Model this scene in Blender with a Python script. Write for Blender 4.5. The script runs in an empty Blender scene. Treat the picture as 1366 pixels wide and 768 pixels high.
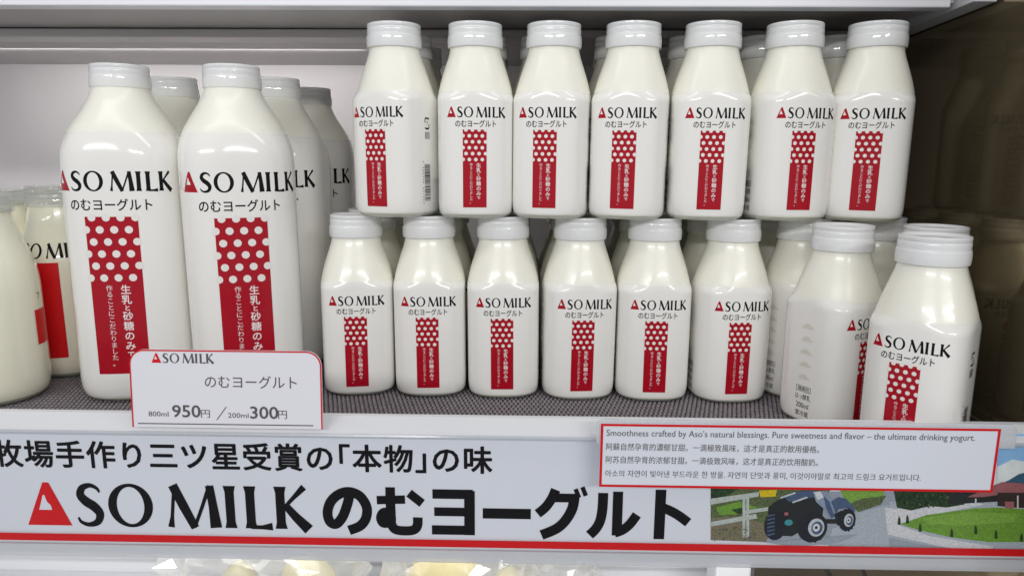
import bpy, bmesh, math, random
from mathutils import Vector, Matrix, noise
from mathutils.geometry import tessellate_polygon
random.seed(7)
R = math.radians
scene = bpy.context.scene
COL = scene.collection

# ------------------------------------------------------------------ camera
cam_d = bpy.data.cameras.new('camera'); cam = bpy.data.objects.new('camera', cam_d); COL.objects.link(cam)
PITCH, YAW, ROLL, CAM_H = R(10.5), R(1.1), R(0.35), 0.18
_f = Vector((-math.sin(YAW)*math.cos(PITCH), math.cos(YAW)*math.cos(PITCH), -math.sin(PITCH)))
_r0 = Vector((math.cos(YAW), math.sin(YAW), 0)); _u0 = _r0.cross(_f)
_r = _r0*math.cos(ROLL)+_u0*math.sin(ROLL); _u = _u0*math.cos(ROLL)-_r0*math.sin(ROLL)
cam.matrix_world = Matrix(((_r.x,_u.x,-_f.x,0),(_r.y,_u.y,-_f.y,0),(_r.z,_u.z,-_f.z,CAM_H),(0,0,0,1)))
cam_d.sensor_width = 36; cam_d.lens = 36*947/1366; cam_d.clip_start = 0.01; cam_d.clip_end = 50
scene.camera = cam

# ------------------------------------------------------------------ world and lamps (cabinet lighting, added back wall fill, shop light in front)
w = bpy.data.worlds.new('World'); scene.world = w; w.use_nodes = True
bg = w.node_tree.nodes['Background']; bg.inputs[0].default_value = (0.95, 0.97, 1.0, 1); bg.inputs[1].default_value = 0.40
def area(name, loc, target, sx, sy, power, col):
    l = bpy.data.lights.new(name, 'AREA'); l.shape = 'RECTANGLE'; l.size = sx; l.size_y = sy; l.energy = power; l.color = col
    o = bpy.data.objects.new(name, l); COL.objects.link(o); o.location = loc
    o.rotation_euler = (Vector(target)-Vector(loc)).to_track_quat('-Z', 'Y').to_euler()
    return o
area('canopy_lamp', (-0.02, 0.20, 0.80), (0, 0.50, 0.10), 1.3, 0.08, 1.5, (1.0, 0.985, 0.96))
area('back_wall_fill', (-0.40, 0.765, 0.2868), (-0.40, 0.90, 0.06), 0.46, 0.012, 0.74, (1.0, 0.985, 0.96))  # unseen fill lamp added under the upper shelf to brighten the left back wall
area('shop_ceiling_lamp', (-1.1, -2.0, 1.15), (-0.05, 0.5, 0.05), 1.5, 0.07, 21.5, (1.0, 0.985, 0.96))
area('shop_ceiling_lamp', (1.1, -2.0, 1.15), (0.05, 0.5, 0.05), 1.5, 0.07, 21.5, (1.0, 0.985, 0.96))
area('lower_shelf_lamp', (0.0, 0.43, -0.05), (0.0, 0.60, -0.30), 0.9, 0.02, 0.9, (1.0, 0.98, 0.95))
vs = scene.view_settings; vs.view_transform = 'Standard'; vs.look = 'None'; vs.exposure = 0; vs.gamma = 1
scene.render.engine = 'CYCLES'
scene.cycles.max_bounces = 14; scene.cycles.diffuse_bounces = 10; scene.cycles.glossy_bounces = 5; scene.cycles.transparent_max_bounces = 16
scene.cycles.caustics_reflective = False; scene.cycles.caustics_refractive = False
scene.cycles.sample_clamp_indirect = 6

# ------------------------------------------------------------------ materials
M = {}
def pmat(name, col, rough=0.5, metal=0, coat=0, spec=0.5, sss=0, bump=None, var=None, trans=0, coat_rough=0.03, emit=None):
    m = bpy.data.materials.new(name); m.use_nodes = True; nt = m.node_tree; b = nt.nodes['Principled BSDF']
    b.inputs['Base Color'].default_value = (*col, 1); b.inputs['Roughness'].default_value = rough
    b.inputs['Metallic'].default_value = metal; b.inputs['Coat Weight'].default_value = coat; b.inputs['Coat Roughness'].default_value = coat_rough
    b.inputs['Specular IOR Level'].default_value = spec; b.inputs['Transmission Weight'].default_value = trans
    if sss:
        b.inputs['Subsurface Weight'].default_value = sss; b.inputs['Subsurface Radius'].default_value = (1, .9, .7); b.inputs['Subsurface Scale'].default_value = 0.004
    tc = nt.nodes.new('ShaderNodeTexCoord')
    if var:      # gentle colour variation: (scale, amount)
        n = nt.nodes.new('ShaderNodeTexNoise'); n.inputs['Scale'].default_value = var[0]; n.inputs['Detail'].default_value = 5
        nt.links.new(tc.outputs['Object'], n.inputs['Vector'])
        mr = nt.nodes.new('ShaderNodeMapRange'); mr.inputs[1].default_value = 0.3; mr.inputs[2].default_value = 0.7
        mr.inputs[3].default_value = 1-var[1]; mr.inputs[4].default_value = 1+var[1]*0.4
        nt.links.new(n.outputs['Fac'], mr.inputs[0])
        mx = nt.nodes.new('ShaderNodeMix'); mx.data_type = 'RGBA'; mx.blend_type = 'MULTIPLY'; mx.inputs[0].default_value = 1
        mx.inputs[6].default_value = (*col, 1); nt.links.new(mr.outputs[0], mx.inputs[7]); nt.links.new(mx.outputs[2], b.inputs['Base Color'])
    if bump:     # (scale, strength, distance)
        n = nt.nodes.new('ShaderNodeTexNoise'); n.inputs['Scale'].default_value = bump[0]; n.inputs['Detail'].default_value = 4
        nt.links.new(tc.outputs['Object'], n.inputs['Vector'])
        bp = nt.nodes.new('ShaderNodeBump'); bp.inputs['Strength'].default_value = bump[1]; bp.inputs['Distance'].default_value = bump[2]
        nt.links.new(n.outputs['Fac'], bp.inputs['Height']); nt.links.new(bp.outputs[0], b.inputs['Normal'])
    M[name] = m; return m
def film(name, col, transp, transl, rough=0.15, gloss=0.06, bump=None):
    """thin plastic: diffuse + translucent + see-through, with a fresnel gloss"""
    m = bpy.data.materials.new(name); m.use_nodes = True; nt = m.node_tree; nt.nodes.clear()
    N = nt.nodes.new; L = nt.links.new
    out = N('ShaderNodeOutputMaterial'); d = N('ShaderNodeBsdfDiffuse'); t = N('ShaderNodeBsdfTranslucent'); tr = N('ShaderNodeBsdfTransparent'); g = N('ShaderNodeBsdfGlossy')
    d.inputs[0].default_value = (*col, 1); t.inputs[0].default_value = (*col, 1); g.inputs['Roughness'].default_value = rough
    a = N('ShaderNodeMixShader'); a.inputs[0].default_value = transl; L(d.outputs[0], a.inputs[1]); L(t.outputs[0], a.inputs[2])
    b = N('ShaderNodeMixShader'); b.inputs[0].default_value = transp; L(a.outputs[0], b.inputs[1]); L(tr.outputs[0], b.inputs[2])
    lw_ = N('ShaderNodeLayerWeight'); lw_.inputs['Blend'].default_value = 0.5
    fr = N('ShaderNodeMath'); fr.operation = 'POWER'; fr.inputs[1].default_value = 4.0; L(lw_.outputs['Facing'], fr.inputs[0])
    mr = N('ShaderNodeMapRange'); mr.inputs[3].default_value = gloss; mr.inputs[4].default_value = 0.7; L(fr.outputs[0], mr.inputs[0])
    c = N('ShaderNodeMixShader'); L(mr.outputs[0], c.inputs[0]); L(b.outputs[0], c.inputs[1]); L(g.outputs[0], c.inputs[2])
    L(c.outputs[0], out.inputs[0])
    if bump:
        tc = N('ShaderNodeTexCoord'); n = N('ShaderNodeTexNoise'); n.inputs['Scale'].default_value = bump[0]; n.inputs['Detail'].default_value = 3
        L(tc.outputs['Object'], n.inputs['Vector']); bp = N('ShaderNodeBump'); bp.inputs['Strength'].default_value = bump[1]; bp.inputs['Distance'].default_value = bump[2]
        L(n.outputs['Fac'], bp.inputs['Height']); L(bp.outputs[0], g.inputs['Normal']); L(bp.outputs[0], d.inputs['Normal'])
    M[name] = m; return m
pmat('milk', (0.905, 0.895, 0.808), 0.30, coat=0.22, sss=0.25, coat_rough=0.10)
pmat('milk_warm', (0.90, 0.885, 0.74), 0.2, coat=0.8, sss=0.25)
pmat('sleeve', (0.87, 0.862, 0.835), 0.14, coat=0.4, bump=(60, 0.12, 0.0006))
pmat('white_dot', (0.84, 0.80, 0.78), 0.25)
pmat('red_ink', (0.40, 0.003, 0.015), 0.2, spec=0.4)
pmat('red_flat', (0.62, 0.006, 0.010), 0.3, spec=0.3)
pmat('black_ink', (0.006, 0.006, 0.008), 0.5, spec=0.12)
pmat('grey_ink', (0.085, 0.085, 0.09), 0.4)
pmat('soft_ink', (0.115, 0.115, 0.12), 0.5, spec=0.2)
pmat('beige_ink', (0.70, 0.685, 0.61), 0.4)
pmat('pale_ink', (0.88, 0.80, 0.80), 0.3)
film('cap_plastic', (0.975, 0.985, 1.0), 0.20, 0.16, 0.07, 0.055)
film('clear_cap', (0.85, 0.88, 0.86), 0.72, 0.5, 0.05, 0.08)
film('clear_rail', (0.86, 0.89, 0.94), 0.45, 0.4, 0.10, 0.10)
film('clear_cover', (0.9, 0.9, 0.9), 1.0, 0.5, 0.06, 0.004)
film('base_glass', (0.62, 0.66, 0.60), 0.45, 0.4, 0.05, 0.12)
film('bag_film', (0.95, 0.95, 0.92), 0.74, 0.5, 0.16, 0.16)
pmat('back_grey', (0.62, 0.59, 0.605), 0.35, var=(6, 0.06), bump=(40, 0.05, 0.001))
pmat('shelf_grey', (0.50, 0.475, 0.48), 0.4, var=(6, 0.06))
pmat('shelf_white', (0.72, 0.73, 0.76), 0.35, var=(9, 0.05))
pmat('lamp_white', (0.80, 0.81, 0.86), 0.3)
pmat('paper', (0.69, 0.72, 0.80), 0.4, spec=0.3, var=(5, 0.03))
pmat('card', (0.75, 0.745, 0.81), 0.3, coat=0.2)
pmat('mat_dark', (0.018, 0.015, 0.018), 0.6)
pmat('mat_grey', (0.21, 0.185, 0.20), 0.55, var=(300, 0.25))
pmat('smoked_mirror', (0.42, 0.34, 0.21), 0.07, metal=0.82, var=(1400, 0.30))
pmat('black_rubber', (0.015, 0.015, 0.016), 0.5)
pmat('cheese', (0.60, 0.50, 0.16), 0.4, sss=0.3, var=(40, 0.15))
pmat('cheese_pale', (0.50, 0.46, 0.27), 0.45, sss=0.2, var=(30, 0.15))
for nm, c in dict(sky=(0.22,0.42,0.72), cloud=(0.62,0.70,0.80), hill=(0.03,0.09,0.15), roof=(0.27,0.10,0.11), eave=(0.03,0.02,0.02),
                  lawn=(0.13,0.27,0.035), lawn2=(0.17,0.32,0.05), kerb=(0.50,0.51,0.54), road=(0.26,0.30,0.35), road2=(0.33,0.37,0.42), verge=(0.09,0.12,0.05),
                  fence=(0.36,0.40,0.38), tree=(0.02,0.05,0.018), tyre=(0.012,0.014,0.022), rim=(0.40,0.43,0.47), blue=(0.055,0.085,0.16), denim=(0.20,0.25,0.34),
                  yellow=(0.55,0.40,0.01), teal=(0.04,0.22,0.25), dark=(0.015,0.018,0.02), soil=(0.17,0.15,0.10)).items():
    pmat('photo_'+nm, tuple(min(0.85, q*1.25) for q in c), 0.35, spec=0.3, var={'sky':(60,.08),'cloud':(90,.15),'lawn':(1500,.45),'lawn2':(1500,.4),'verge':(900,.6),'tree':(800,.7),'soil':(1200,.5),'road':(2000,.35),'road2':(2000,.3)}.get(nm,(700,.2)))

# ------------------------------------------------------------------ object helpers
def link(name, me, parent=None, mats=None, smooth=False):
    o = bpy.data.objects.new(name, me); COL.objects.link(o)
    if parent: o.parent = parent
    if mats:
        for m in (mats if isinstance(mats, (list, tuple)) else [mats]): me.materials.append(M[m])
    if smooth: me.shade_smooth()
    return o
def tag(o, label=None, cat=None, group=None, kind=None):
    if label: o['label'] = label
    if cat: o['category'] = cat
    if group: o['group'] = group
    if kind: o['kind'] = kind
    return o
def empty(name, loc=(0,0,0), rz=0):
    o = bpy.data.objects.new(name, None); COL.objects.link(o); o.location = loc; o.rotation_euler = (0,0,rz); o.empty_display_size = 0.01; return o
def box_bm(bm, x0, x1, y0, y1, z0, z1):
    v = [bm.verts.new(p) for p in ((x0,y0,z0),(x1,y0,z0),(x1,y1,z0),(x0,y1,z0),(x0,y0,z1),(x1,y0,z1),(x1,y1,z1),(x0,y1,z1))]
    for f in ((0,3,2,1),(4,5,6,7),(0,1,5,4),(1,2,6,5),(2,3,7,6),(3,0,4,7)): bm.faces.new([v[i] for i in f])
def box(name, b, mat, parent=None, bev=0.0):
    bm = bmesh.new(); box_bm(bm, *b)
    if bev: bmesh.ops.bevel(bm, geom=bm.edges[:], offset=bev, segments=2, affect='EDGES', profile=0.5)
    me = bpy.data.meshes.new(name); bm.to_mesh(me); bm.free()
    return link(name, me, parent, mat)
def lathe_mesh(name, prof, seg=48):
    """prof: closed or open list of (r,z)"""
    vs_, fs = [], []
    for r, z in prof:
        for k in range(seg):
            a = 2*math.pi*k/seg; vs_.append((r*math.cos(a), r*math.sin(a), z))
    for i in range(len(prof)-1):
        for k in range(seg):
            k2 = (k+1) % seg; fs.append((i*seg+k, i*seg+k2, (i+1)*seg+k2, (i+1)*seg+k))
    me = bpy.data.meshes.new(name); me.from_pydata(vs_, [], fs); me.validate(); me.update(); return me
def tube(name, pts, r, mat, parent=None, seg=8):
    bm = bmesh.new(); rings = []
    for i, p in enumerate(pts):
        p = Vector(p); d = (Vector(pts[min(i+1,len(pts)-1)])-Vector(pts[max(i-1,0)])).normalized()
        a = d.orthogonal().normalized(); b = d.cross(a)
        rings.append([bm.verts.new(p+(a*math.cos(2*math.pi*k/seg)+b*math.sin(2*math.pi*k/seg))*r) for k in range(seg)])
    for i in range(len(rings)-1):
        for k in range(seg): bm.faces.new((rings[i][k], rings[i][(k+1)%seg], rings[i+1][(k+1)%seg], rings[i+1][k]))
    bm.faces.new(rings[0][::-1]); bm.faces.new(rings[-1])
    me = bpy.data.meshes.new(name); bm.to_mesh(me); bm.free(); return link(name, me, parent, mat, True)

# ------------------------------------------------------------------ flat print: 2D shapes collected, then laid flat or wrapped on a bottle
_dg = None
_tcache = {}
def glyph(ch):
    if ch in _tcache: return _tcache[ch]
    c = bpy.data.curves.new('t', 'FONT'); c.body = ch; c.size = 1.0; c.resolution_u = 3
    o = bpy.data.objects.new('t', c); COL.objects.link(o)
    dg = bpy.context.evaluated_depsgraph_get(); me = bpy.data.meshes.new_from_object(o.evaluated_get(dg))
    v = [(p.co.x, p.co.y) for p in me.vertices]; f = [tuple(p.vertices) for p in me.polygons]
    bpy.data.objects.remove(o); bpy.data.meshes.remove(me); bpy.data.curves.remove(c)
    _tcache[ch] = (v, f); return v, f
class Print:
    def __init__(s): s.v = []; s.f = []; s.m = []; s.mats = []
    def mi(s, mat):
        if mat not in s.mats: s.mats.append(mat)
        return s.mats.index(mat)
    def add(s, v2, faces, mat, layer):
        b = len(s.v); i = s.mi(mat)
        s.v += [(x, y, layer) for x, y in v2]
        for f in faces: s.f.append(tuple(b+k for k in f)); s.m.append(i)
    def poly(s, pts, mat, layer, holes=()):
        loops = [[Vector((x, y, 0)) for x, y in l] for l in (pts, *holes)]
        flat = [(p.x, p.y) for l in loops for p in l]
        tri = tessellate_polygon(loops); out = []
        for a, b, c in tri:
            (ax, ay), (bx, by), (cx, cy) = flat[a], flat[b], flat[c]
            out.append((a, b, c) if (bx-ax)*(cy-ay)-(by-ay)*(cx-ax) > 0 else (a, c, b))
        s.add(flat, out, mat, layer)
    def rect(s, x0, y0, x1, y1, mat, layer): s.add([(x0,y0),(x1,y0),(x1,y1),(x0,y1)], [(0,1,2,3)], mat, layer)
    def disc(s, x, y, r, mat, layer, n=20, ry=None):
        ry = ry or r; s.add([(x+r*math.cos(2*math.pi*k/n), y+ry*math.sin(2*math.pi*k/n)) for k in range(n)], [tuple(range(n))], mat, layer)
    def text(s, txt, x0, x1, y0, y1, mat, layer, bold=0.0):
        """fit one line into the box x0..x1 (advance widths set the spacing), em box y0..y1"""
        v, f = glyph(txt)
        if not v: return
        ax = min(p[0] for p in v); bx = max(p[0] for p in v); ay = min(p[1] for p in v); by = max(p[1] for p in v)
        sx = (x1-x0)/(bx-ax); sy = (y1-y0)/(by-ay)
        offs = [(0,0)] if not bold else [(bold*math.cos(k*math.pi/6), bold*math.sin(k*math.pi/6)) for k in range(12)]
        for i, (ox, oy) in enumerate(offs):
            s.add([(x0+(p[0]-ax)*sx+ox, y0+(p[1]-ay)*sy+oy) for p in v], f, mat, layer+i*0.000003)
    def char(s, ch, cx, cy, size, mat, layer, bold=0.0, sx=1.0):
        """one full-width character centred on its em box"""
        v, f = glyph(ch)
        offs = [(0,0)] if not bold else [(bold*math.cos(k*math.pi/6), bold*math.sin(k*math.pi/6)) for k in range(12)]
        for i, (ox, oy) in enumerate(offs):
            s.add([(cx+(p[0]-0.5*EM)*size/EM*sx+ox, cy+(p[1]-0.38*EM)*size/EM+oy) for p in v], f, mat, layer+i*0.000003)
    def row(s, txt, x, y, pitch, size, mat, layer, bold=0.0, half='「」', sx=1.0):
        for ch in txt:
            if ch == '「': s.char(ch, x, y, size, mat, layer, bold, sx); x += pitch*0.5; continue
            if ch == '」': s.char(ch, x+pitch*0.5, y, size, mat, layer, bold, sx); x += pitch*0.5; continue
            s.char(ch, x+pitch*0.5, y, size, mat, layer, bold, sx); x += pitch
    # flared capital letters of the word mark, cap height 1
    def stroke(s, pts, ws, T, mat, layer):
        n = len(pts); L_, R_ = [], []
        for i in range(n):
            a = Vector(pts[max(i-1,0)]); b = Vector(pts[min(i+1,n-1)]); d = (b-a).normalized(); q = Vector((-d.y, d.x))*(ws[i]*1.32+0.012)*0.5
            p = Vector(pts[i]); L_.append(p+q); R_.append(p-q)
        v = [T(p) for p in L_+R_]
        b0 = len(s.v); s.add(v, [(n+i, n+i+1, i+1, i) for i in range(n-1)], mat, layer)
        for i in range(n):
            for j in (b0+i, b0+n+i): q_ = s.v[j]; s.v[j] = (q_[0], q_[1], layer+0.000018*i/n)
    def wordmark(s, x, y, h, mat='black_ink', red='red_ink', layer=0.0, hole='sleeve', with_a=True, sx=1.0):
        def T(p): return (x+p[0]*h*sx, y+p[1]*h)
        st = lambda p, w_, k=0: s.stroke(p, w_, T, mat, layer+k*0.00002)
        if with_a:
            s.poly([T(p) for p in ((0,0),(1.06,0),(0.60,1.02),(0.46,1.02))], red, layer)
            s.poly([T(p) for p in ((0.31,0.37),(0.62,0.37),(0.60,0.48),(0.52,0.56),(0.47,0.73),(0.43,0.71),(0.36,0.50))], hole, layer+0.00007)
        def cr(P, Wd, k=7):
            o, ow = [], []
            for i in range(len(P)-1):
                p0, p1, p2, p3 = [Vector(P[max(0,min(len(P)-1,i+j))]) for j in (-1,0,1,2)]
                for q in range(k):
                    t = q/k; o.append(tuple(0.5*((2*p1)+(-p0+p2)*t+(2*p0-5*p1+4*p2-p3)*t*t+(-p0+3*p1-3*p2+p3)*t**3))); ow.append(Wd[i]+(Wd[i+1]-Wd[i])*t)
            o.append(P[-1]); ow.append(Wd[-1]); return o, ow
        sxo = 1.20
        P, Wd = cr([(0.59,0.80),(0.53,0.90),(0.37,0.965),(0.19,0.90),(0.13,0.74),(0.24,0.59),(0.43,0.46),(0.55,0.29),(0.48,0.10),(0.27,0.03),(0.09,0.09),(0.03,0.20)],
                   [0.025,0.05,0.07,0.11,0.14,0.16,0.165,0.145,0.11,0.07,0.05,0.025])
        st([(sxo+a, b) for a, b in P], Wd)
        oc = 2.50; n = 40
        s.add([T((oc+0.53*math.cos(2*math.pi*k/n), 0.5+0.52*math.sin(2*math.pi*k/n))) for k in range(n)] + [T((oc+0.325*math.cos(2*math.pi*k/n), 0.5+0.442*math.sin(2*math.pi*k/n))) for k in range(n)],
              [(k, (k+1)%n, n+(k+1)%n, n+k) for k in range(n)], mat, layer)
        m = 3.40
        st([(m+0.03,0),(m+0.07,0.25),(m+0.17,1.0)], [0.11,0.055,0.05])
        st([(m+0.135,1.0),(m+0.36,0.5),(m+0.60,-0.01)], [0.16,0.165,0.14], 1)
        st([(m+0.585,0.0),(m+0.80,0.5),(m+1.00,1.0)], [0.05,0.055,0.06], 2)
        st([(m+1.00,1.0),(m+1.06,0.5),(m+1.10,0)], [0.14,0.15,0.20], 3)
        def stem(q):
            st([(q,1.0),(q,0.85),(q,0.15),(q,0.0)], [0.21,0.155,0.155,0.21])
        stem(4.86); stem(5.34)
        st([(5.33,0.03),(5.60,0.03),(5.84,0.05)], [0.06,0.065,0.13], 1)
        stem(6.05)
        st([(6.11,0.48),(6.36,0.74),(6.62,1.0)], [0.05,0.065,0.11], 1)
        st([(6.17,0.56),(6.40,0.29),(6.70,-0.01)], [0.12,0.15,0.19], 2)
    def mesh(s, name, fn=None, cut=None, cutz=None):
        bm = bmesh.new(); bv = [bm.verts.new(p) for p in s.v]
        for f, m in zip(s.f, s.m):
            try: bm.faces.new([bv[i] for i in f]).material_index = m
            except ValueError: pass
        if cut:
            xs = [p[0] for p in s.v]; x = math.floor(min(xs)/cut)*cut+cut*0.371
            while x < max(xs):
                bmesh.ops.bisect_plane(bm, geom=bm.verts[:]+bm.edges[:]+bm.faces[:], plane_co=(x,0,0), plane_no=(1,0,0), dist=1e-7); x += cut
        if cutz:
            ys = [p[1] for p in s.v]; y = math.floor(min(ys)/cutz)*cutz+cutz*0.371
            while y < max(ys):
                bmesh.ops.bisect_plane(bm, geom=bm.verts[:]+bm.edges[:]+bm.faces[:], plane_co=(0,y,0), plane_no=(0,1,0), dist=1e-7); y += cutz
        if fn:
            for v in bm.verts: v.co = fn(*v.co)
        me = bpy.data.meshes.new(name); bm.to_mesh(me); bm.free()
        for m in s.mats: me.materials.append(M[m])
        return me
_v, _ = glyph('国'); EM = (max(p[0] for p in _v)-min(p[0] for p in _v))/0.84
EM = EM if EM > 0.2 else 1.0

# ------------------------------------------------------------------ setting
WALL_X, BACK_Y, UP_Z = 0.32, 0.90, 0.284
tag(box('shelf', (-0.75, WALL_X-0.004, 0.402, BACK_Y, -0.030, -0.0030), 'shelf_white'), kind='structure')
tag(box('back_wall', (-0.75, WALL_X+0.03, BACK_Y, BACK_Y+0.02, -0.70, 0.60), 'back_grey'), kind='structure')
tag(box('side_panel', (WALL_X, WALL_X+0.012, 0.30, BACK_Y, -0.70, 0.60), 'smoked_mirror'), kind='structure')
# woven anti-slip mat: a dark sheet with rows of raised, staggered threads
def shelf_mat():
    m = box('shelf_mat', (-0.74, WALL_X-0.006, 0.408, BACK_Y-0.005, -0.0028, -0.0014), 'mat_dark'); tag(m, kind='structure')
    vs_, fs = [], []
    px, py = 0.0033, 0.0056; y = 0.409; j = 0
    while y < 0.60:
        x = -0.46 + (px*0.5 if j % 2 else 0)
        while x < WALL_X-0.012:
            b = len(vs_); l, wd, h = px*0.42, py*0.40, 0.0011
            jx, jy = random.uniform(-1,1)*0.00012, random.uniform(-1,1)*0.0001
            for sx_, sy_, z in ((-1,-.45,-.0013),(-.45,-1,-.0013),(.45,-1,-.0013),(1,-.45,-.0013),(1,.45,-.0013),(.45,1,-.0013),(-.45,1,-.0013),(-1,.45,-.0013),(-.6,-.4,0),(.6,-.4,0),(.6,.4,0),(-.6,.4,0)):
                vs_.append((x+jx+sx_*l, y+jy+sy_*wd, z if z < 0 else -0.0013+h))
            fs += [tuple(b+k for k in f) for f in ((0,1,8),(1,2,9,8),(2,3,9),(3,4,10,9),(4,5,10),(5,6,11,10),(6,7,11),(7,0,8,11),(8,9,10,11))]
            x += px
        y += py; j += 1
    me = bpy.data.meshes.new('thread'); me.from_pydata(vs_, [], fs); me.update()
    t = link('thread', me, m, 'mat_grey'); t['kind'] = 'stuff'
shelf_mat()
# upper shelf: plate with ribbed underside, white nose, white end bracket
us = box('upper_shelf', (-0.75, 0.300, 0.535, BACK_Y-0.002, UP_Z+0.004, UP_Z+0.03), 'shelf_grey'); tag(us, kind='structure')
box('nose', (-0.75, 0.290, 0.520, 0.534, UP_Z-0.002, UP_Z+0.045), 'lamp_white', us, 0.001)
box('rib', (-0.75, 0.299, 0.640, 0.672, UP_Z-0.004, UP_Z+0.003), 'back_grey', us, 0.0015)
bm = bmesh.new()
pts = [(0.515, UP_Z+0.001), (0.515, UP_Z+0.06), (0.70, UP_Z+0.06), (0.70, UP_Z-0.004), (0.64, UP_Z-0.004)]
a = [bm.verts.new((0.302, y, z)) for y, z in pts]; b = [bm.verts.new((0.3175, y, z)) for y, z in pts]
bm.faces.new(a); bm.faces.new(b[::-1])
for i in range(5): bm.faces.new((a[i], b[i], b[(i+1)%5], a[(i+1)%5]))
bmesh.ops.recalc_face_normals(bm, faces=bm.faces[:]); me = bpy.data.meshes.new('end_bracket'); bm.to_mesh(me); bm.free(); link('end_bracket', me, us, 'shelf_white')

# ------------------------------------------------------------------ bottles
def crom(P, t):
    """P: list of (z, hw, n); linear lookup with smooth Hermite interpolation"""
    for i in range(len(P)-1):
        if t <= P[i+1][0] or i == len(P)-2:
            a, b = P[i], P[i+1]; h = b[0]-a[0]; u = max(0, min(1, (t-a[0])/h)); out = []
            for c in (1, 2):
                def sl(k):
                    if k <= 0 or k >= len(P)-1: k0, k1 = max(0,k-1), min(len(P)-1,k+1); return (P[k1][c]-P[k0][c])/(P[k1][0]-P[k0][0])
                    d0 = (P[k][c]-P[k-1][c])/(P[k][0]-P[k-1][0]); d1 = (P[k+1][c]-P[k][c])/(P[k+1][0]-P[k][0])
                    return 0 if d0*d1 <= 0 else 2*d0*d1/(d0+d1)
                m0, m1 = sl(i)*h, sl(i+1)*h
                out.append((2*u**3-3*u*u+1)*a[c]+(u**3-2*u*u+u)*m0+(-2*u**3+3*u*u)*b[c]+(u**3-u*u)*m1)
            return out
def rad(phi, hw, n): return hw/((abs(math.cos(phi))**n+abs(math.sin(phi))**n)**(1/n))
SEG = 80
class Shape:
    def __init__(s, prof, zref):
        s.prof = prof; hw, n = crom(prof, zref); K = 1440; s.tab = []; acc = 0; prev = None
        for k in range(K+1):
            ph = -math.pi/2+2*math.pi*k/K-math.pi; r = rad(ph, hw, n); p = (r*math.cos(ph), r*math.sin(ph))
            if prev: acc += math.hypot(p[0]-prev[0], p[1]-prev[1])
            s.tab.append((acc, ph)); prev = p
        s.per = acc; s.tab = [(a-acc/2, ph) for a, ph in s.tab]      # arc length 0 at the front (-Y)
        s.K = K
    def phi(s, arc):
        u = (arc+s.per/2) % s.per - s.per/2; lo, hi = 0, s.K
        while hi-lo > 1:
            md = (lo+hi)//2
            if s.tab[md][0] <= u: lo = md
            else: hi = md
        a, b = s.tab[lo], s.tab[hi]; t = (u-a[0])/(b[0]-a[0]); return a[1]+(b[1]-a[1])*t
    def wrap(s, arc, z, off):
        ph = s.phi(arc); hw, n = crom(s.prof, z); r = rad(ph, hw, n)+off; return Vector((r*math.cos(ph), r*math.sin(ph), z))
    def loft(s, name, zs, off=0.0, cap0=True, cap1=True):
        vs_, fs = [], []
        for z in zs:
            hw, n = crom(s.prof, z)
            for k in range(SEG):
                ph = 2*math.pi*k/SEG; r = rad(ph, hw, n)+off; vs_.append((r*math.cos(ph), r*math.sin(ph), z))
        for i in range(len(zs)-1):
            for k in range(SEG): fs.append((i*SEG+k, i*SEG+(k+1)%SEG, (i+1)*SEG+(k+1)%SEG, (i+1)*SEG+k))
        if cap0: fs.append(tuple(range(SEG))[::-1])
        if cap1: fs.append(tuple((len(zs)-1)*SEG+k for k in range(SEG)))
        me = bpy.data.meshes.new(name); me.from_pydata(vs_, [], fs); me.update(); return me
def lin(a, b, n): return [a+(b-a)*i/n for i in range(n+1)]
SMALL = Shape([(0.0,0.0238,2.6),(0.0012,0.0257,2.8),(0.0035,0.0268,3.1),(0.008,0.02715,3.4),(0.012,0.02725,3.5),(0.0825,0.02725,3.5),(0.0855,0.02720,2.9),(0.0885,0.0268,2.35),
               (0.0960,0.0251,2.12),(0.1058,0.0220,2.05),(0.1150,0.0190,2.0),(0.1195,0.0181,2.0),(0.1320,0.0172,2.0)], 0.04)
TALL = Shape([(0.0,0.0325,2.7),(0.0015,0.0357,2.8),(0.005,0.0382,2.9),(0.010,0.0394,3.0),(0.017,0.0400,3.0),(0.160,0.0400,3.0),(0.172,0.0400,2.9),(0.180,0.03975,2.75),(0.186,0.0389,2.6),
              (0.192,0.0374,2.4),(0.198,0.0349,2.25),(0.204,0.0315,2.1),(0.210,0.0278,2.0),(0.2155,0.0243,2.0),(0.221,0.0214,2.0),(0.227,0.0194,2.0),(0.233,0.0186,2.0)], 0.09)
MILKB = Shape([(0.0,0.0270,2.0),(0.0015,0.0295,2.0),(0.005,0.0320,2.0),(0.011,0.0338,2.0),(0.018,0.0342,2.0),(0.082,0.0342,2.0),(0.095,0.0332,2.0),(0.108,0.0300,2.0),(0.120,0.0257,2.0),
               (0.130,0.0228,2.0),(0.138,0.0213,2.0),(0.142,0.0208,2.0)], 0.05)
JP = 'のむヨーグルト'
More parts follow.
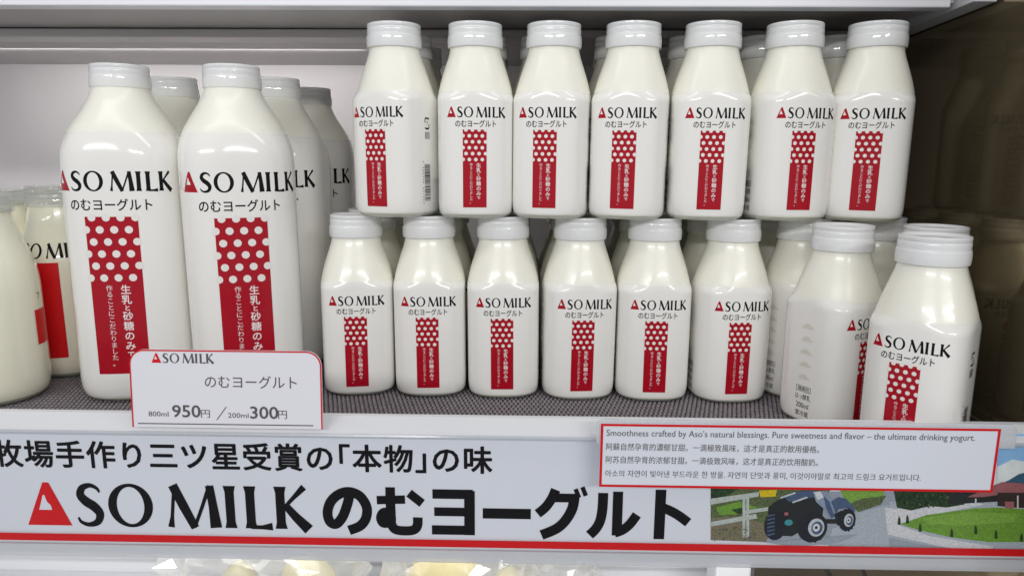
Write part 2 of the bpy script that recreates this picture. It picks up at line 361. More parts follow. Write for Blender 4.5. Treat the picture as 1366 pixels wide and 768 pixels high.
def red_column(x, zt, zb, wd, k):
    """red panel with white dots and two columns of vertical lettering; k = size factor against the large bottle"""
    P, D, G = Print(), Print(), Print(); P.rect(x-wd/2, zb, x+wd/2, zt, 'red_ink', 0.00012)
    H = zt-zb; rowp = H*0.0750; colp = wd*0.272; r = wd*0.077
    for i in range(6):
        y = zt-H*0.005-i*rowp; sh = colp*0.5 if i % 2 else 0
        for j in range(-2, 3):
            xx = x+wd*0.045+(j-0.5)*colp+sh-colp*0.09*0
            if abs(xx-x) < wd/2+r*0.2:
                xx = max(x-wd/2+r*0.15, min(x+wd/2-r*0.15, xx)); D.disc(xx, y, r, 'white_dot', 0.00020, 14)
    T = zt-H*0.425
    y = T; S = wd*0.195
    for ch in '生乳と砂糖のみで':
        sz = S*(0.62 if ch in 'と' else 0.72 if ch == 'で' else 1.0)
        G.char(ch, x+wd*0.16, y-sz*0.5, sz*1.02, 'pale_ink', 0.00020, bold=wd*0.003); y -= sz*1.02+H*0.0035
    y = T-H*0.0; S2 = wd*0.128
    for ch in '作ることにこだわりました。':
        G.char(ch, x-wd*0.15, y-S2*0.5, S2*1.02, 'pale_ink', 0.00020); y -= S2*1.04
    return P, D, G
def side_text(P, T1, T2, s0, k):
    """left face: pale cloud marks and the boxed type declaration"""
    for i in range(5):
        y = 0.0690-i*0.0088; c = s0
        pts = [(-.0048,-.0016),(.0012,-.0018),(.0050,-.0013),(.0040,-.0004),(.0022,.0002),(.0015,.0013),(-.0006,.0019),(-.0026,.0012),(-.0030,.0004),(-.0044,.0)]
        P.poly([(c+px*k, (y+py)*1.0) for px, py in pts], 'beige_ink', 0.00012)
    w2, z0, z1 = 0.0058, 0.0232, 0.0272
    for a in ((s0-w2, z0, s0+w2, z0+0.00028), (s0-w2, z1-0.00028, s0+w2, z1), (s0-w2, z0, s0-w2+0.00028, z1), (s0+w2-0.00028, z0, s0+w2, z1)): T1.rect(*a, 'black_ink', 0.00012)
    T1.text('種類別', s0-0.0045, s0+0.0045, 0.0238, 0.0266, 'black_ink', 0.00014)
    T2.text('はっ酵乳', s0-0.0060, s0+0.0060, 0.0176, 0.0216, 'black_ink', 0.00014)
    T2.text('200ml', s0-0.0050, s0+0.0050, 0.0118, 0.0154, 'black_ink', 0.00014)
    T2.text('要冷蔵', s0-0.0052, s0+0.0052, 0.0058, 0.0098, 'black_ink', 0.00014)
def side_code(P, K, s0):
    """right face: recycling mark, small print and the barcode with its number, turned upright"""
    rnd = random.Random(3); z = 0.0112
    while z < 0.0372:
        h = rnd.choice((0.00026, 0.00026, 0.0005, 0.0008)); P.rect(s0-0.0015, z, s0+0.0062, z+h, 'black_ink', 0.00012); z += h+rnd.choice((0.0003, 0.0003, 0.0006))
    for i, ch in enumerate('4 582346 651024'):
        if ch == ' ': continue
        v, f = glyph(ch); q = 0.0025; y0 = 0.0400-i*0.0021
        P.add([(s0-0.0040+p[1]*q, y0-p[0]*q) for p in v], f, 'black_ink', 0.00012)
    K.add([(s0+0.003+a*0.0032, 0.0665+b*0.0042) for a, b in ((-1,-.7),(-.7,-1),(.7,-1),(1,-.7),(1,-.1),(.72,-.1),(.72,-.62),(.62,-.72),(-.62,-.72),(-.72,-.62))], [(0,1,8,9),(1,2,7,8),(2,3,6,7),(3,4,5,6)], 'black_ink', 0.00012)
    K.add([(s0+0.003-a*0.0032, 0.0665-b*0.0042) for a, b in ((-1,-.7),(-.7,-1),(.7,-1),(1,-.7),(1,-.1),(.72,-.1),(.72,-.62),(.62,-.72),(-.62,-.72),(-.72,-.62))], [(0,1,8,9),(1,2,7,8),(2,3,6,7),(3,4,5,6)], 'black_ink', 0.00012)
    K.text('プ', s0+0.0017, s0+0.0043, 0.0652, 0.0680, 'black_ink', 0.00012)
    for i in range(4): K.rect(s0+0.0002+i*0.0017, 0.0555, s0+0.0010+i*0.0017, 0.0605, 'grey_ink', 0.00012)
def cap_mesh(name, r, h):
    t = 0.0009
    out = [(r*0.955,0),(r*0.997,0.0001),(r*1.000,0.0004),(r*1.010,h*0.10),(r*1.016,h*0.20),(r*1.017,h*0.28),(r*1.014,h*0.36),(r*1.005,h*0.46),(r*0.998,h*0.52),(r*0.980,h*0.53),(r*0.978,h*0.55),(r*0.985,h*0.63),(r*0.986,h*0.70),(r*0.978,h*0.80),(r*0.970,h*0.81),(r*0.970,h*0.825),(r*0.977,h*0.835),(r*0.977,h*0.955),(r*0.972,h*0.985),(r*0.958,h*1.0),
           (r*0.92,h*0.998),(r*0.90,h*0.97),(r*0.895,h*0.90),(r*0.5,h*0.885),(r*0.0005,h*0.885)]
    inn = [(r*0.0005,h*0.875-t),(r*0.84,h*0.88-t),(r*0.91,h*0.84),(r*0.915,h*0.70),(r*0.93,h*0.32),(r*0.94,h*0.0),(r*0.955,0)]
    return lathe_mesh(name, out+inn, 56)
def base_ring(name, S, z0, z1):
    return S.loft(name, lin(z0, z1, 3), 0.0002, False, False)
CAP_S = cap_mesh('cap', 0.0197, 0.0166)
CAP_T = cap_mesh('cap', 0.0201, 0.0162)
CAP_M = cap_mesh('cap', 0.0232, 0.0120)

def proto(kind):
    if kind == 'small':
        S, zt, zb = SMALL, 0.0880, 0.0036; body_z = [0,0.0004,0.0012,0.0022,0.0035,0.005,0.008,0.012]+lin(0.02,0.07,5)+lin(0.074,0.1195,26)+[0.123,0.1268,0.1315]
        capm, capz, milk, base = CAP_S, 0.1195, 'milk', 0.0028
        W = Print(); W.wordmark(-0.0204, 0.0704, 0.0071, sx=0.865)
        J = Print(); J.text(JP, -0.0142, 0.0140, 0.0638, 0.0686, 'black_ink', 0.00012, bold=0.00004)
        Q, D, G = red_column(-0.0008, 0.0621, 0.0078, 0.0166, 0.45)
        T1, T2 = Print(), Print(); C1 = Print(); B1, B2 = Print(), Print()
        side_text(C1, T1, T2, -0.046, 1.0); side_code(B1, B2, 0.0410)
        prints = [('word_mark',W),('product_name',J),('red_panel',Q),('dots',D),('slogan',G),('cloud_marks',C1),('boxed_word',T1),('side_text',T2),('barcode',B1),('recycling_mark',B2)]
    elif kind == 'tall':
        S, zt, zb = TALL, 0.1945, 0.0052; body_z = [0,0.0005,0.0015,0.003,0.005,0.0075,0.010,0.013,0.017]+lin(0.03,0.15,6)+lin(0.160,0.227,36)+[0.2335]
        capm, capz, milk, base = CAP_T, 0.2265, 'milk', 0.0035
        W = Print(); W.wordmark(-0.0402, 0.1543, 0.0136, sx=0.905)
        J = Print(); J.text(JP, -0.0270, 0.0270, 0.1408, 0.1490, 'black_ink', 0.00012, bold=0.00010)
        Q, D, G = red_column(0.0, 0.1365, 0.0228, 0.0347, 1.0)
        prints = [('word_mark',W),('product_name',J),('red_panel',Q),('dots',D),('slogan',G)]
    else:
        S, zt, zb = MILKB, None, None; body_z = [0,0.0005,0.0015,0.003,0.005,0.008,0.011,0.018]+lin(0.03,0.08,4)+lin(0.082,0.140,24)
        capm, capz, milk, base = CAP_M, 0.138, 'milk_warm', 0.004
        W = Print(); W.wordmark(-0.030, 0.0985, 0.0115, sx=0.88)
        K = Print(); K.text('プ', 0.095, 0.099, 0.074, 0.079, 'black_ink', 0.00012)
        Q = Print(); Q.rect(-0.0125, 0.018, 0.0125, 0.095, 'red_flat', 0.00012)
        Q2 = Print(); Q2.rect(0.0905, 0.040, 0.1055, 0.066, 'red_flat', 0.00012)
        prints = [('word_mark',W),('recycling_mark',K),('red_panel',Q),('red_patch',Q2)]
    root = empty({'small':'yogurt_bottle','tall':'large_yogurt_bottle','milk':'milk_bottle'}[kind])
    me = S.loft('glass_body', body_z); body = link('glass_body', me, root, milk, True)
    me.polygons[-1].use_smooth = False; me.polygons[-2].use_smooth = False
    link('base_rim', base_ring('base_rim', S, 0.0002, base), body, 'base_glass', True)
    c = link('cap', capm, root, None if capm.materials else ('cap_plastic' if kind != 'milk' else 'clear_cap'), True); c.location = (0,0,capz)
    if zt:
        sl = link('label_sleeve', S.loft('label_sleeve', [zb]+[z for z in body_z if zb+0.0005 < z < zt-0.0003]+[zt], 0.00015, False, False), root, 'sleeve', True)
    else: sl = body
    fn = lambda x, y, l: S.wrap(x, y, 0.00017+l)
    for nm, pr in prints: link(nm, pr.mesh(nm, fn, 0.0011, 0.003 if kind == 'milk' or nm == 'red_panel' else (0.0012 if kind == 'tall' and nm == 'word_mark' else None)), sl)
    return root
def copy_tree(o, parent=None):
    c = o.copy(); COL.objects.link(c); c.parent = parent
    for ch in o.children: copy_tree(ch, c)
    return c
PROTO = {}
def bottle(kind, loc, rot, label, group, tilt=(0,0)):
    if kind not in PROTO: o = PROTO[kind] = proto(kind)
    else: o = copy_tree(PROTO[kind])
    o.location = loc; o.rotation_euler = (R(tilt[0]+random.uniform(-.35,.35)), R(tilt[1]+random.uniform(-.45,.45)), R(rot)); tag(o, label, 'bottle', group); return o
ORD = ['first','second','third','fourth','fifth','sixth','seventh','eighth']
TOPZ = 0.1362
TOP = [(-0.0962,.537,-22),(-0.0380,.5358,4.5),(0.0185,.5346,-11),(0.0750,.5334,-14),(0.1311,.5322,-4),(0.1888,.531,5.5),(0.2460,.5298,-21)]
LOW = [(-0.1302,.5405,9.5),(-0.0733,.5392,3.5),(-0.0166,.5379,1.5),(0.0402,.5366,6.5),(0.0972,.5353,0),(0.1550,.534,5.5),(0.2115,.5435,28),(0.2710,.549,10)]
GU, GL = 'small yogurt bottles of the upper front row', 'small yogurt bottles of the lower front row'
top_note = ['label turned far left and barcode showing','label facing front','label turned slightly left','between third and fifth','label facing front','label turned right, last letter hidden','rightmost, next to the dark side panel']
for i, (x, y, a) in enumerate(TOP):
    bottle('small', (x, y, TOPZ), a, f'small yogurt bottle, {ORD[i]} in upper front row, {top_note[i]}', GU)
for i, (x, y, a) in enumerate(LOW[:6]):
    bottle('small', (x, y, 0), a, f'small yogurt bottle standing on the mat, {ORD[i]} from left in lower front row', GL)
bottle('small', (*LOW[6][:2], 0), 28, 'small yogurt bottle in lower row, partly hidden behind the right corner pair', GL)
bottle('small', (*LOW[7][:2], 0), 10, 'small yogurt bottle whose cap peeks out under the rightmost upper bottle', GL)
bottle('small', (0.2140, 0.4825, 0), 29, 'small yogurt bottle in front of lower row, its side text facing the camera', 'small yogurt bottles at the right front corner')
bottle('small', (0.2412, 0.4225, 0), -44, 'nearest small yogurt bottle at the right front corner, behind the multilingual notice', 'small yogurt bottles at the right front corner')
bottle('small', (0.2735, 0.4785, 0), -20, 'small yogurt bottle hidden behind the nearest right corner one, only its cap showing', 'small yogurt bottles at the right front corner')
rb = random.Random(11)
for rr in (1, 2):
    for i, (x, y, a) in enumerate(TOP):
        bottle('small', (x+rb.uniform(-.002,.002)-0.004*(i==2), y+0.0575*rr, TOPZ), rb.uniform(-60,60), f'small yogurt bottle directly behind {ORD[i]} upper front bottle, {ORD[rr]} row back, mostly hidden', 'small yogurt bottles of the upper back rows')
    for i, (x, y, a) in enumerate(LOW):
        bottle('small', (x+rb.uniform(-.0005,.0005), y+0.0570*rr, 0), rb.uniform(-12,12), f'small yogurt bottle directly behind {ORD[i]} lower front bottle, {ORD[rr]} row back, mostly hidden', 'small yogurt bottles of the lower back rows')
GT = 'large yogurt bottles on the left'
bottle('tall', (-0.2976, .530, 0), 10, 'large yogurt bottle, left of the front pair, its first letter cut at the edge', GT)
bottle('tall', (-0.2137, .531, 0), 21.5, 'large yogurt bottle, right of the front pair, behind the price card', GT)
bottle('tall', (-0.2990, .616, 0), 15, 'large yogurt bottle in second row, seen between the two front large ones', GT)
bottle('tall', (-0.2135, .617, 0), 0, 'large yogurt bottle in second row, right behind the one with the price card', GT)
bottle('tall', (-0.2110, .703, 0), 9, 'large yogurt bottle in third row, dimmest and farthest of the large ones', GT)
GM = 'milk bottles at the left edge'
MB = [(-0.396, .505, -62, 'milk bottle with clear cap at left edge, nearest, cut by the frame'),
      (-0.3835, .578, 5, 'milk bottle with plain red label, between left edge bottle and large bottle'),
      (-0.440, .590, 30, 'milk bottle behind the nearest left edge one, only its clear cap showing'),
      (-0.372, .655, 5, 'milk bottle in third row at far left, clear cap showing above the red label one'),
      (-0.445, .665, 5, 'milk bottle in third row at the very left edge, clear cap showing'),
      (-0.378, .732, 5, 'milk bottle in the farthest row at left, clear cap showing')]
for x, y, a, lb in MB: bottle('milk', (x, y, 0), a, lb, GM)

def smooth_path(P_, k=8):
    o = []
    for i in range(len(P_)-1):
        p0, p1, p2, p3 = [Vector(P_[max(0,min(len(P_)-1,i+j))]) for j in (-1,0,1,2)]
        for q in range(k):
            t = q/k; o.append(tuple(0.5*((2*p1)+(-p0+p2)*t+(2*p0-5*p1+4*p2-p3)*t*t+(-p0+3*p1-3*p2+p3)*t**3)))
    return o+[P_[-1]]
HEAVY = {'の':[(1,.155,[(.56,.80),(.50,.58),(.40,.34),(.27,.20),(.15,.25),(.115,.44),(.19,.65),(.36,.80),(.56,.845),(.76,.76),(.88,.55),(.86,.33),(.74,.17),(.52,.075)])],
 'む':[(0,.135,[(.05,.69),(.60,.71)]),(1,.15,[(.315,.95),(.315,.60),(.315,.38),(.26,.25),(.16,.24),(.12,.34),(.17,.44),(.27,.44),(.32,.36),(.325,.22),(.40,.11),(.60,.085),(.76,.11),(.83,.20),(.84,.36)]),(0,.14,[(.68,.84),(.93,.64)])],
 'ヨ':[(0,.15,[(.10,.83),(.88,.83)]),(0,.14,[(.13,.48),(.82,.48)]),(0,.15,[(.08,.115),(.88,.115)]),(0,.165,[(.815,.90),(.815,.02)])],
 'ー':[(0,.165,[(.04,.46),(.97,.46)])],
 'グ':[(1,.15,[(.41,.95),(.34,.78),(.22,.60),(.07,.47)]),(0,.14,[(.32,.79),(.80,.79)]),(1,.16,[(.775,.855),(.74,.60),(.62,.36),(.44,.18),(.15,.045)]),(0,.07,[(.79,.97),(.86,.80)]),(0,.07,[(.92,1.01),(.99,.84)])],
 'ル':[(1,.155,[(.29,.90),(.285,.60),(.25,.36),(.17,.19),(.05,.06)]),(0,.155,[(.575,.93),(.575,.06)]),(1,.15,[(.53,.11),(.68,.17),(.82,.29),(.95,.48)])],
 'ト':[(0,.165,[(.36,.98),(.36,.00)]),(1,.15,[(.37,.64),(.55,.57),(.73,.47),(.91,.34)])]}
def heavy_name(P, x, y, pitch, h):
    for ch in JP:
        T = lambda p, x=x: (x+p[0]*pitch*0.97+pitch*0.015, y+p[1]*h)
        for i, (cv_, wd, pts) in enumerate(HEAVY[ch]):
            q = smooth_path(pts) if cv_ else pts
            P.stroke(q, [(wd-0.012)/1.32*1.26]*len(q), T, 'black_ink', 0.0001+i*0.00003)
        x += pitch

# ------------------------------------------------------------------ price rail with the long printed strip
RY = 0.390
def cam_pt(px, py, Y):      # helper used only to read real sizes off the photograph: pixel -> point on the plane y = Y
    d = _f+_r*((px-683)/947)-_u*((py-384)/947); t = Y/d.y; return Vector((d.x*t, CAM_H+d.z*t))
rail = empty('price_rail', (0, RY, 0))
tag(rail, 'long white price rail along the shelf edge with printed strip and red line', 'price rail')
X0, X1 = -0.50, 0.318
box('back_plate', (X0, X1, 0.0020, 0.0110, -0.0540, 0.0225), 'shelf_white', rail)
def prism_x(name, pts, x0, x1, mat, parent):
    bm = bmesh.new(); a = [bm.verts.new((x0, y, z)) for y, z in pts]; b = [bm.verts.new((x1, y, z)) for y, z in pts]; n = len(pts)
    bm.faces.new(a); bm.faces.new(b[::-1])
    for i in range(n): bm.faces.new((a[i], b[i], b[(i+1)%n], a[(i+1)%n]))
    bmesh.ops.recalc_face_normals(bm, faces=bm.faces[:]); me = bpy.data.meshes.new(name); bm.to_mesh(me); bm.free(); return link(name, me, parent, mat)
prism_x('top_lip', [(-0.0040,0.0215),(-0.0036,0.0235),(0.0060,0.0292),(0.0090,0.0295),(0.0110,0.0285),(0.0115,0.0227),(0.0030,0.0227)], X0, X1-0.012, 'shelf_white', rail)
prism_x('lip_bead', [(-0.0048,0.0198),(-0.0052,0.0208),(-0.0048,0.0218),(-0.0036,0.0222),(-0.0026,0.0214),(-0.0030,0.0200)], X0, X1-0.012, 'clear_rail', rail)
prism_x('bottom_lip', [(-0.0050,-0.0575),(-0.0042,-0.0505),(-0.0030,-0.0505),(-0.0030,-0.0565),(0.0105,-0.0565),(0.0105,-0.0580),(-0.0040,-0.0584)], X0, X1-0.018, 'clear_rail', rail)
cv = box('clear_cover', (X0, X1-0.012, -0.0040, -0.0034, -0.0500, 0.0200), 'clear_cover', rail)
strip = box('printed_strip', (X0, X1-0.002, -0.0010, 0.0016, -0.0494, 0.0217), 'paper', rail)
def flat(name, P, parent, y): o = link(name, P.mesh(name), parent); o.rotation_euler = (R(90),0,0); o.location = (0,y,0); return o
P = Print()
def sp(px, py): return cam_pt(px, py, RY-0.001)
a = sp(-10, 607); b = sp(658, 607); pit = (b.x-a.x)/16.0
z1 = 0.5*(sp(200,608).y+sp(560,611).y)
P.row('牧場手作り三ツ星受賞の「本物」の味', a.x, z1, pit, pit*0.95, 'black_ink', 0.0001, bold=0.00040)
flat('heading', P, strip, -0.0011); P = Print()
a = sp(38, 699); b = sp(417, 704); hgt = sp(300,645).y-sp(300,703).y; zb = 0.5*(sp(98,700).y+sp(400,705).y)
P.wordmark(a.x, zb, hgt*0.965, red='red_flat', layer=0.0001, hole='paper', sx=(b.x-a.x)/(hgt*0.965*6.78))
flat('word_mark', P, strip, -0.0011); P = Print()
a = sp(428, 678); b = sp(926, 684); pit = (b.x-a.x)/7
heavy_name(P, a.x, 0.5*(sp(500,713).y+sp(850,717).y), pit, sp(640,645).y-sp(640,712).y)
flat('product_name', P, strip, -0.0011)
# printed photograph at the right end of the strip
P = Print()
def pp(*q): return [tuple(sp(x, y)) for x, y in q]
lay = [0.00012]
def ph(mat, *q):
    lay[0] += 0.00001; P.poly(pp(*q), 'photo_'+mat, lay[0])
def pd(mat, x, y, r, ry=None):
    lay[0] += 0.00001; c = sp(x, y); k = abs(sp(x+100, y).x-c.x)/100; P.disc(c.x, c.y, r*k, 'photo_'+mat, lay[0], 24, (ry or r)*k)
ph('road', (948,655),(948,719.5),(1395,737),(1395,580),(1338,578),(1338,655))
ph('sky', (1330,577),(1395,580),(1395,650),(1330,650))
ph('cloud', (1330,622),(1350,612),(1372,616),(1395,606),(1395,650),(1330,650))
ph('hill', (1332,645),(1345,640),(1358,632),(1372,628),(1395,622),(1395,655),(1332,655))
ph('verge', (948,650),(1110,650),(1075,690),(1000,715),(990,721),(948,719.5))
ph('soil', (948,690),(985,688),(1030,700),(1022,722),(948,719.5))
ph('tree', (948,650),(985,650),(975,658),(958,664),(950,672),(948,672))
ph('lawn', (955,676),(985,668),(1010,676),(1000,684),(960,686))
ph('tree', (975,679),(990,676),(1000,682),(985,685))
ph('lawn2', (1120,652),(1180,650),(1178,662),(1150,666),(1140,676),(1128,668))
ph('verge', (1130,672),(1150,664),(1182,660),(1175,672),(1145,682))
ph('road2', (1105,730),(1110,700),(1140,684),(1185,672),(1186,732))
ph('road2', (1186,668),(1366,668),(1395,690),(1395,737),(1186,732))
ph('kerb', (1180,676),(1196,678),(1300,668),(1312,672),(1230,688),(1200,700),(1240,714),(1290,722),(1325,728),(1318,735),(1280,733),(1230,722),(1184,712))
ph('lawn', (1200,698),(1235,686),(1300,677),(1330,676),(1366,678),(1395,682),(1395,716),(1366,722),(1318,722),(1270,716),(1225,706))
ph('lawn2', (1230,690),(1290,682),(1360,684),(1350,696),(1280,700),(1236,698))
ph('road', (1186,716),(1225,724),(1290,733),(1255,734),(1186,732))
ph('tree', (1192,654),(1290,654),(1286,672),(1262,676),(1240,674),(1215,680),(1196,676))
ph('dark', (1262,652),(1330,652),(1332,668),(1264,672))
ph('roof', (1290,662),(1336,642),(1395,646),(1395,658),(1340,658),(1310,662))
ph('eave', (1330,656),(1395,656),(1395,678),(1352,676),(1330,674))
ph('roof', (1340,668),(1352,668),(1352,677),(1340,677)); ph('kerb', (1356,660),(1358,660),(1358,677),(1356,677)); ph('kerb', (1300,664),(1302,664),(1302,674),(1300,674))
for x, y in ((1199,694),(1210,692),(1227,703),(1269,710),(1301,706),(1328,712),(1362,716)):
    ph('tree', (x-2.2,y+5),(x-1.6,y-3),(x,y-7),(x+1.6,y-3),(x+2.2,y+5))
for q in (((948,664),(1012,655),(1012,661),(948,672)), ((948,695),(1008,684),(1010,690),(948,701)), ((991,680),(1045,672),(1045,677),(991,685))): ph('fence', *q)
for x in (990, 995): ph('fence', (x,660),(x+4,660),(x+4,716),(x,716))
ph('yellow', (1012,653),(1036,652),(1034,661),(1014,662))
ph('dark', (1024,676),(1034,668),(1046,662),(1062,657),(1078,658),(1092,664),(1098,676),(1096,692),(1080,700),(1056,714),(1036,713),(1026,698))
ph('blue', (1046,662),(1056,656),(1074,653),(1092,654),(1088,662),(1070,664),(1052,668))
ph('rim', (1040,662),(1060,655),(1061,657),(1041,664)); ph('rim', (1056,668),(1076,661),(1077,663),(1057,670))
ph('denim', (1084,655),(1103,653),(1110,668),(1117,688),(1108,693),(1099,678),(1088,668)); ph('blue', (1098,660),(1106,668),(1113,688),(1108,690),(1101,676))
ph('kerb', (1085,655),(1094,654),(1098,662),(1090,666))
ph('blue', (1108,668),(1118,662),(1128,664),(1138,674),(1140,682),(1128,676),(1118,678),(1114,684))
ph('dark', (1112,684),(1122,680),(1126,696),(1116,700)); ph('dark', (1100,691),(1120,691),(1120,697),(1100,697))
ph('road', (1096,697),(1116,698),(1116,702),(1098,706)); ph('road', (1020,722),(1142,712),(1150,708),(1120,722),(1060,728))
def wheel(x, y, r, ry, rim_dx, face):
    pd('tyre', x, y, r, ry)
    if face:
        for k in range(14):
            a_ = 2*math.pi*k/14; cx_, cy_ = x+r*0.90*math.cos(a_), y+ry*0.90*math.sin(a_); ph('dark', (cx_-1.2,cy_-1),(cx_+1.2,cy_-1.2),(cx_+1.1,cy_+1),(cx_-1.1,cy_+1.1))
        pd('dark', x+rim_dx, y, r*0.62, ry*0.70); pd('rim', x+rim_dx, y, r*0.54, ry*0.60); pd('blue', x+rim_dx+1, y+0.5, r*0.38, ry*0.44); pd('kerb', x+rim_dx, y, r*0.24, ry*0.26); pd('dark', x+rim_dx, y, r*0.10, ry*0.10)
wheel(1034, 700, 15, 21, 0, False)
for k in range(6): ph('blue', (1023,686+k*5),(1033,684+k*5),(1033,686+k*5),(1023,688+k*5.2))
wheel(1083, 702, 20, 22, 5, True); wheel(1129, 692, 11.5, 16, 2, True)
pd('teal', 1051, 695, 5.5, 4.5); ph('roof', (1045,682),(1050,681),(1051,685),(1046,686))
for k in range(60):      # scattered foliage flecks behind the drive
    fx, fy = random.uniform(950,1010), random.uniform(700,719); ph(random.choice(('tree','lawn','soil')), (fx,fy),(fx+2.2,fy-0.6),(fx+1.8,fy+1.2))
for k in range(70):
    fx, fy = random.uniform(1196,1262), random.uniform(657,673); ph(random.choice(('tree','verge','dark','tree')), (fx,fy),(fx+3,fy-1),(fx+2.4,fy+1.8))
me = P.mesh('printed_photo'); o = link('printed_photo', me, strip); o.rotation_euler = (R(90),0,0); o.location = (0,-0.0011,0)
P = Print(); P.rect(X0, -0.0494, X1-0.002, -0.0447, 'red_flat', 0.0)
o = link('red_line', P.mesh('red_line'), strip); o.rotation_euler = (R(90),0,0); o.location = (0,-0.0022,0)

# ------------------------------------------------------------------ cards in the rail
def rounded(x0, y0, x1, y1, r, top_only=False, n=8):
    pts = []
    for cx, cy, a0, rr in ((x1-r, y1-r, 0, r), (x0+r, y1-r, 90, r), (x0, y0, 180, 0), (x1, y0, 270, 0)) if top_only else ((x1-r,y1-r,0,r),(x0+r,y1-r,90,r),(x0+r,y0+r,180,r),(x1-r,y0+r,270,r)):
        if rr == 0: pts.append((cx, cy)); continue
        for k in range(n+1): a = R(a0+90*k/n); pts.append((cx+rr*math.cos(a), cy+rr*math.sin(a)))
    return pts
def plate(name, pts, th, mat, parent):
    bm = bmesh.new(); a = [bm.verts.new((x, 0, y)) for x, y in pts]; b = [bm.verts.new((x, th, y)) for x, y in pts]; n = len(pts)
    bm.faces.new(a); bm.faces.new(b[::-1])
    for i in range(n): bm.faces.new((a[i], a[(i+1)%n], b[(i+1)%n], b[i]))
    bmesh.ops.recalc_face_normals(bm, faces=bm.faces[:]); me = bpy.data.meshes.new(name); bm.to_mesh(me); bm.free(); return link(name, me, parent, mat)
CY = 0.3830
A = cam_pt(177, 569, CY); B = cam_pt(426, 470, CY)
cw, chh = B.x-A.x, 0.5*(cam_pt(200,466,CY).y+cam_pt(400,472,CY).y)-A.y
card = empty('price_card', (A.x, CY, A.y)); card.rotation_euler = (R(-4), 0, 0)
tag(card, 'white price card with red rim and rounded top, standing in the rail', 'price card')
plate('panel', rounded(0, 0, cw, chh, 0.0085, True), 0.0012, 'card', card)
P = Print(); o_ = rounded(0, 0, cw, chh, 0.0085, True); i_ = rounded(0.0008, 0.0, cw-0.0008, chh-0.0008, 0.0077, True)
n = len(o_); P.add(o_+i_, [(k, (k+1)%n, n+(k+1)%n, n+k) for k in range(n) if k != n-2], 'red_flat', 0.0001)
r_ = link('red_rim', P.mesh('red_rim'), card); r_.rotation_euler = (R(90),0,0); r_.location = (0,-0.0001,0)
P = Print()
def cp(px, py): q = cam_pt(px, py, CY); return (q.x-A.x, q.y-A.y)
x0, z0 = cp(199, 485); x1, _z = cp(283, 486); hh = cp(240,473)[1]-cp(240,485.5)[1]
P.wordmark(x0, z0, hh, mat='grey_ink', red='red_flat', hole='card', sx=(x1-x0)/(hh*6.78))
flat('word_mark', P, card, -0.0001); P = Print()
x0, z0 = cp(272, 518); x1, z1 = cp(394, 503); P.text(JP, x0, x1, z0, z1, 'grey_ink', 0.0001)
flat('product_name', P, card, -0.0001); P = Print()
for t_, a, b, c, d, bo in (('800ml',198,224,555,549,0),('950',230,266,556,541,0.00013),('円',268,279,557,547,0),('200ml',304,331,557,551,0),('300',334,370,558,543,0.00013),('円',371,382,558.5,548,0)):
    x0, z0 = cp(a, c); x1, z1 = cp(b, d); P.text(t_, x0, x1, z0, z1, 'grey_ink', 0.0001, bold=bo)
    if t_ == '円': flat('price', P, card, -0.0001); P = Print()
q0, q1 = cp(289, 560), cp(301, 543); e = 0.0003
P.add([(q0[0]-e,q0[1]),(q0[0]+e,q0[1]),(q1[0]+e,q1[1]),(q1[0]-e,q1[1])], [(0,1,2,3)], 'grey_ink', 0.0001)
flat('slash', P, card, -0.0001); P = Print()
q0, q1 = cp(184, 565), cp(418, 568); P.rect(q0[0], 0.0019, q1[0], 0.0025, 'grey_ink', 0.0001)
flat('rule_line', P, card, -0.0001)

NY = 0.3730
A = cam_pt(799, 651, NY); B = cam_pt(1336, 567, NY)
nw = B.x-A.x; nh = 0.5*(cam_pt(820,564.5,NY).y+cam_pt(1320,572,NY).y)-0.5*(cam_pt(820,649,NY).y+cam_pt(1320,656.5,NY).y); nz = cam_pt(1068,652.5,NY).y
note = empty('multilingual_notice', (A.x, NY, nz)); tag(note, 'wide notice in four languages with thin red frame, clipped over the rail', 'notice')
plate('panel', [(0,0),(nw,0),(nw,nh),(0,nh)], 0.0008, 'paper', note)
plate('clear_holder', rounded(-0.002, nh-0.012, nw+0.010, nh+0.0020, 0.004, True), 0.0010, 'clear_rail', note).location = (0,0.0014,0)
box('holder_foot', (0.02, nw-0.02, 0.0026, 0.0112, nh-0.0105, nh-0.0095), 'clear_rail', note)
P = Print(); e = 0.0014
for q in ((0,0,nw,e),(0,nh-e,nw,nh),(0,e,e,nh-e),(nw-e,e,nw,nh-e)): P.rect(*q, 'red_flat', 0.0001)
r_ = link('red_frame', P.mesh('red_frame'), note); r_.rotation_euler = (R(90),0,0); r_.location = (0,-0.0001,0)
P = Print()
def npx(px): return (px-799)/537.0*nw
for t_, a, b, zc, hh in (("Smoothness crafted by Aso's natural blessings. Pure sweetness and flavor – the ultimate drinking yogurt.", 807, 1303, 0.845, 0.132),
                    ('阿蘇自然孕育的濃郁甘甜。一滴極致風味，這才是真正的飲用優格。', 807, 1096, 0.64, 0.118),
                    ('阿苏自然孕育的浓郁甘甜。一滴极致风味，这才是真正的饮用酸奶。', 807, 1096, 0.435, 0.118),
                    ('아소의 자연이 빚어낸 부드라운 한 방울. 자연의 단맛과 풍미, 이것이야말로 최고의 드링크 요거트입니다.', 807, 1237, 0.215, 0.112)):
    P = Print(); P.text(t_, npx(a), npx(b), (zc-hh*0.5)*nh, (zc+hh*0.5)*nh, 'soft_ink', 0.0001); flat('text_line', P, note, -0.0001)

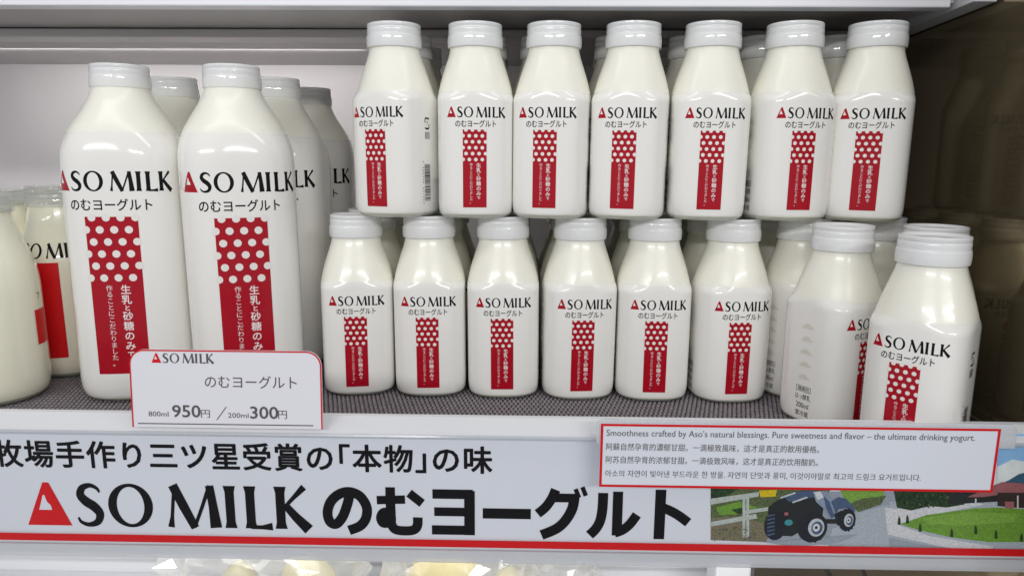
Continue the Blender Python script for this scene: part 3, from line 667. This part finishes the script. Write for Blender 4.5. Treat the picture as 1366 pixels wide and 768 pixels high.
# ------------------------------------------------------------------ what shows below the rail
lw = tag(box('lower_back_panel', (-0.75, 0.20, 0.62, 0.63, -0.45, -0.0305), 'shelf_white'), kind='structure')
for z in (-0.150, -0.185, -0.225): box('panel_rail', (-0.75, 0.19, 0.600, 0.6195, z-0.008, z+0.008), 'shelf_white', lw, 0.003)
tag(box('lower_shelf', (-0.75, WALL_X-0.004, 0.42, 0.619, -0.46, -0.44), 'shelf_white'), kind='structure')
pst = box('shelf_post', (0.165, 0.195, 0.555, 0.585, -0.44, -0.031), 'shelf_white', None, 0.002); tag(pst, 'white upright post under the shelf at the right', 'post')
c1 = tube('cable', [(0.193,0.50,-0.075),(0.205,0.50,-0.092),(0.222,0.50,-0.112),(0.245,0.50,-0.150),(0.25,0.50,-0.22)], 0.0018, 'black_rubber'); tag(c1, 'left black cable hanging under the shelf beside the post', 'cable', 'black cables under the shelf')
c2 = tube('cable', [(0.225,0.50,-0.074),(0.238,0.50,-0.092),(0.252,0.50,-0.112),(0.27,0.50,-0.150),(0.275,0.50,-0.22)], 0.0015, 'black_rubber'); tag(c2, 'right thinner black cable hanging under the shelf near side panel', 'cable', 'black cables under the shelf')
def blob(name, c, r, mat, parent, seed, amp=0.15, freq=30, sub=4, sharp=False):
    bm = bmesh.new(); bmesh.ops.create_icosphere(bm, subdivisions=sub, radius=1.0)
    for v in bm.verts:
        p = v.co.copy(); q = Vector((p.x*r[0], p.y*r[1], p.z*r[2])); s_ = Vector((seed*3.1, seed*1.7, seed*0.9))
        d = noise.noise(q*freq+s_)*amp+noise.noise(q*freq*2.7+s_)*amp*0.5
        if sharp: d = -abs(noise.noise(q*freq+s_))*amp*1.6-abs(noise.noise(q*freq*2.3+s_))*amp*0.9+amp*0.6
        v.co = q*(1+d)
    me = bpy.data.meshes.new(name); bm.to_mesh(me); bm.free(); o = link(name, me, parent, mat, not sharp); o.location = c; return o
def bag(x, y, z, r, label, lumps, seed):
    t = empty('wrapped_bag', (x, y, z)); tag(t, label, 'bag', 'plastic wrapped packs under the shelf')
    blob('film', (0,0,0), r, 'bag_film', t, seed, 0.34, 40, 4, True)
    for i, (lx, lz, lr, m) in enumerate(lumps): blob('content', (lx, 0.006, lz), lr, m, t, seed+7+i, 0.12, 25, 3)
bag(-0.190, 0.47, -0.150, (0.075,0.04,0.082), 'crumpled clear bag with pale yellow contents under the rail at left', [(-0.022,-0.022,(0.022,0.02,0.052),'cheese_pale'),(0.030,-0.016,(0.028,0.02,0.058),'cheese_pale')], 1)
bag(-0.045, 0.48, -0.150, (0.060,0.04,0.078), 'clear bag with a bright yellow round piece under the rail centre', [(-0.014,-0.006,(0.030,0.022,0.056),'cheese'),(0.034,-0.016,(0.016,0.018,0.046),'cheese_pale')], 4)
bag(0.028, 0.50, -0.165, (0.034,0.03,0.080), 'small empty clear wrapper corner under the word mark end', [(0.0,-0.03,(0.016,0.014,0.035),'cheese_pale')], 9)
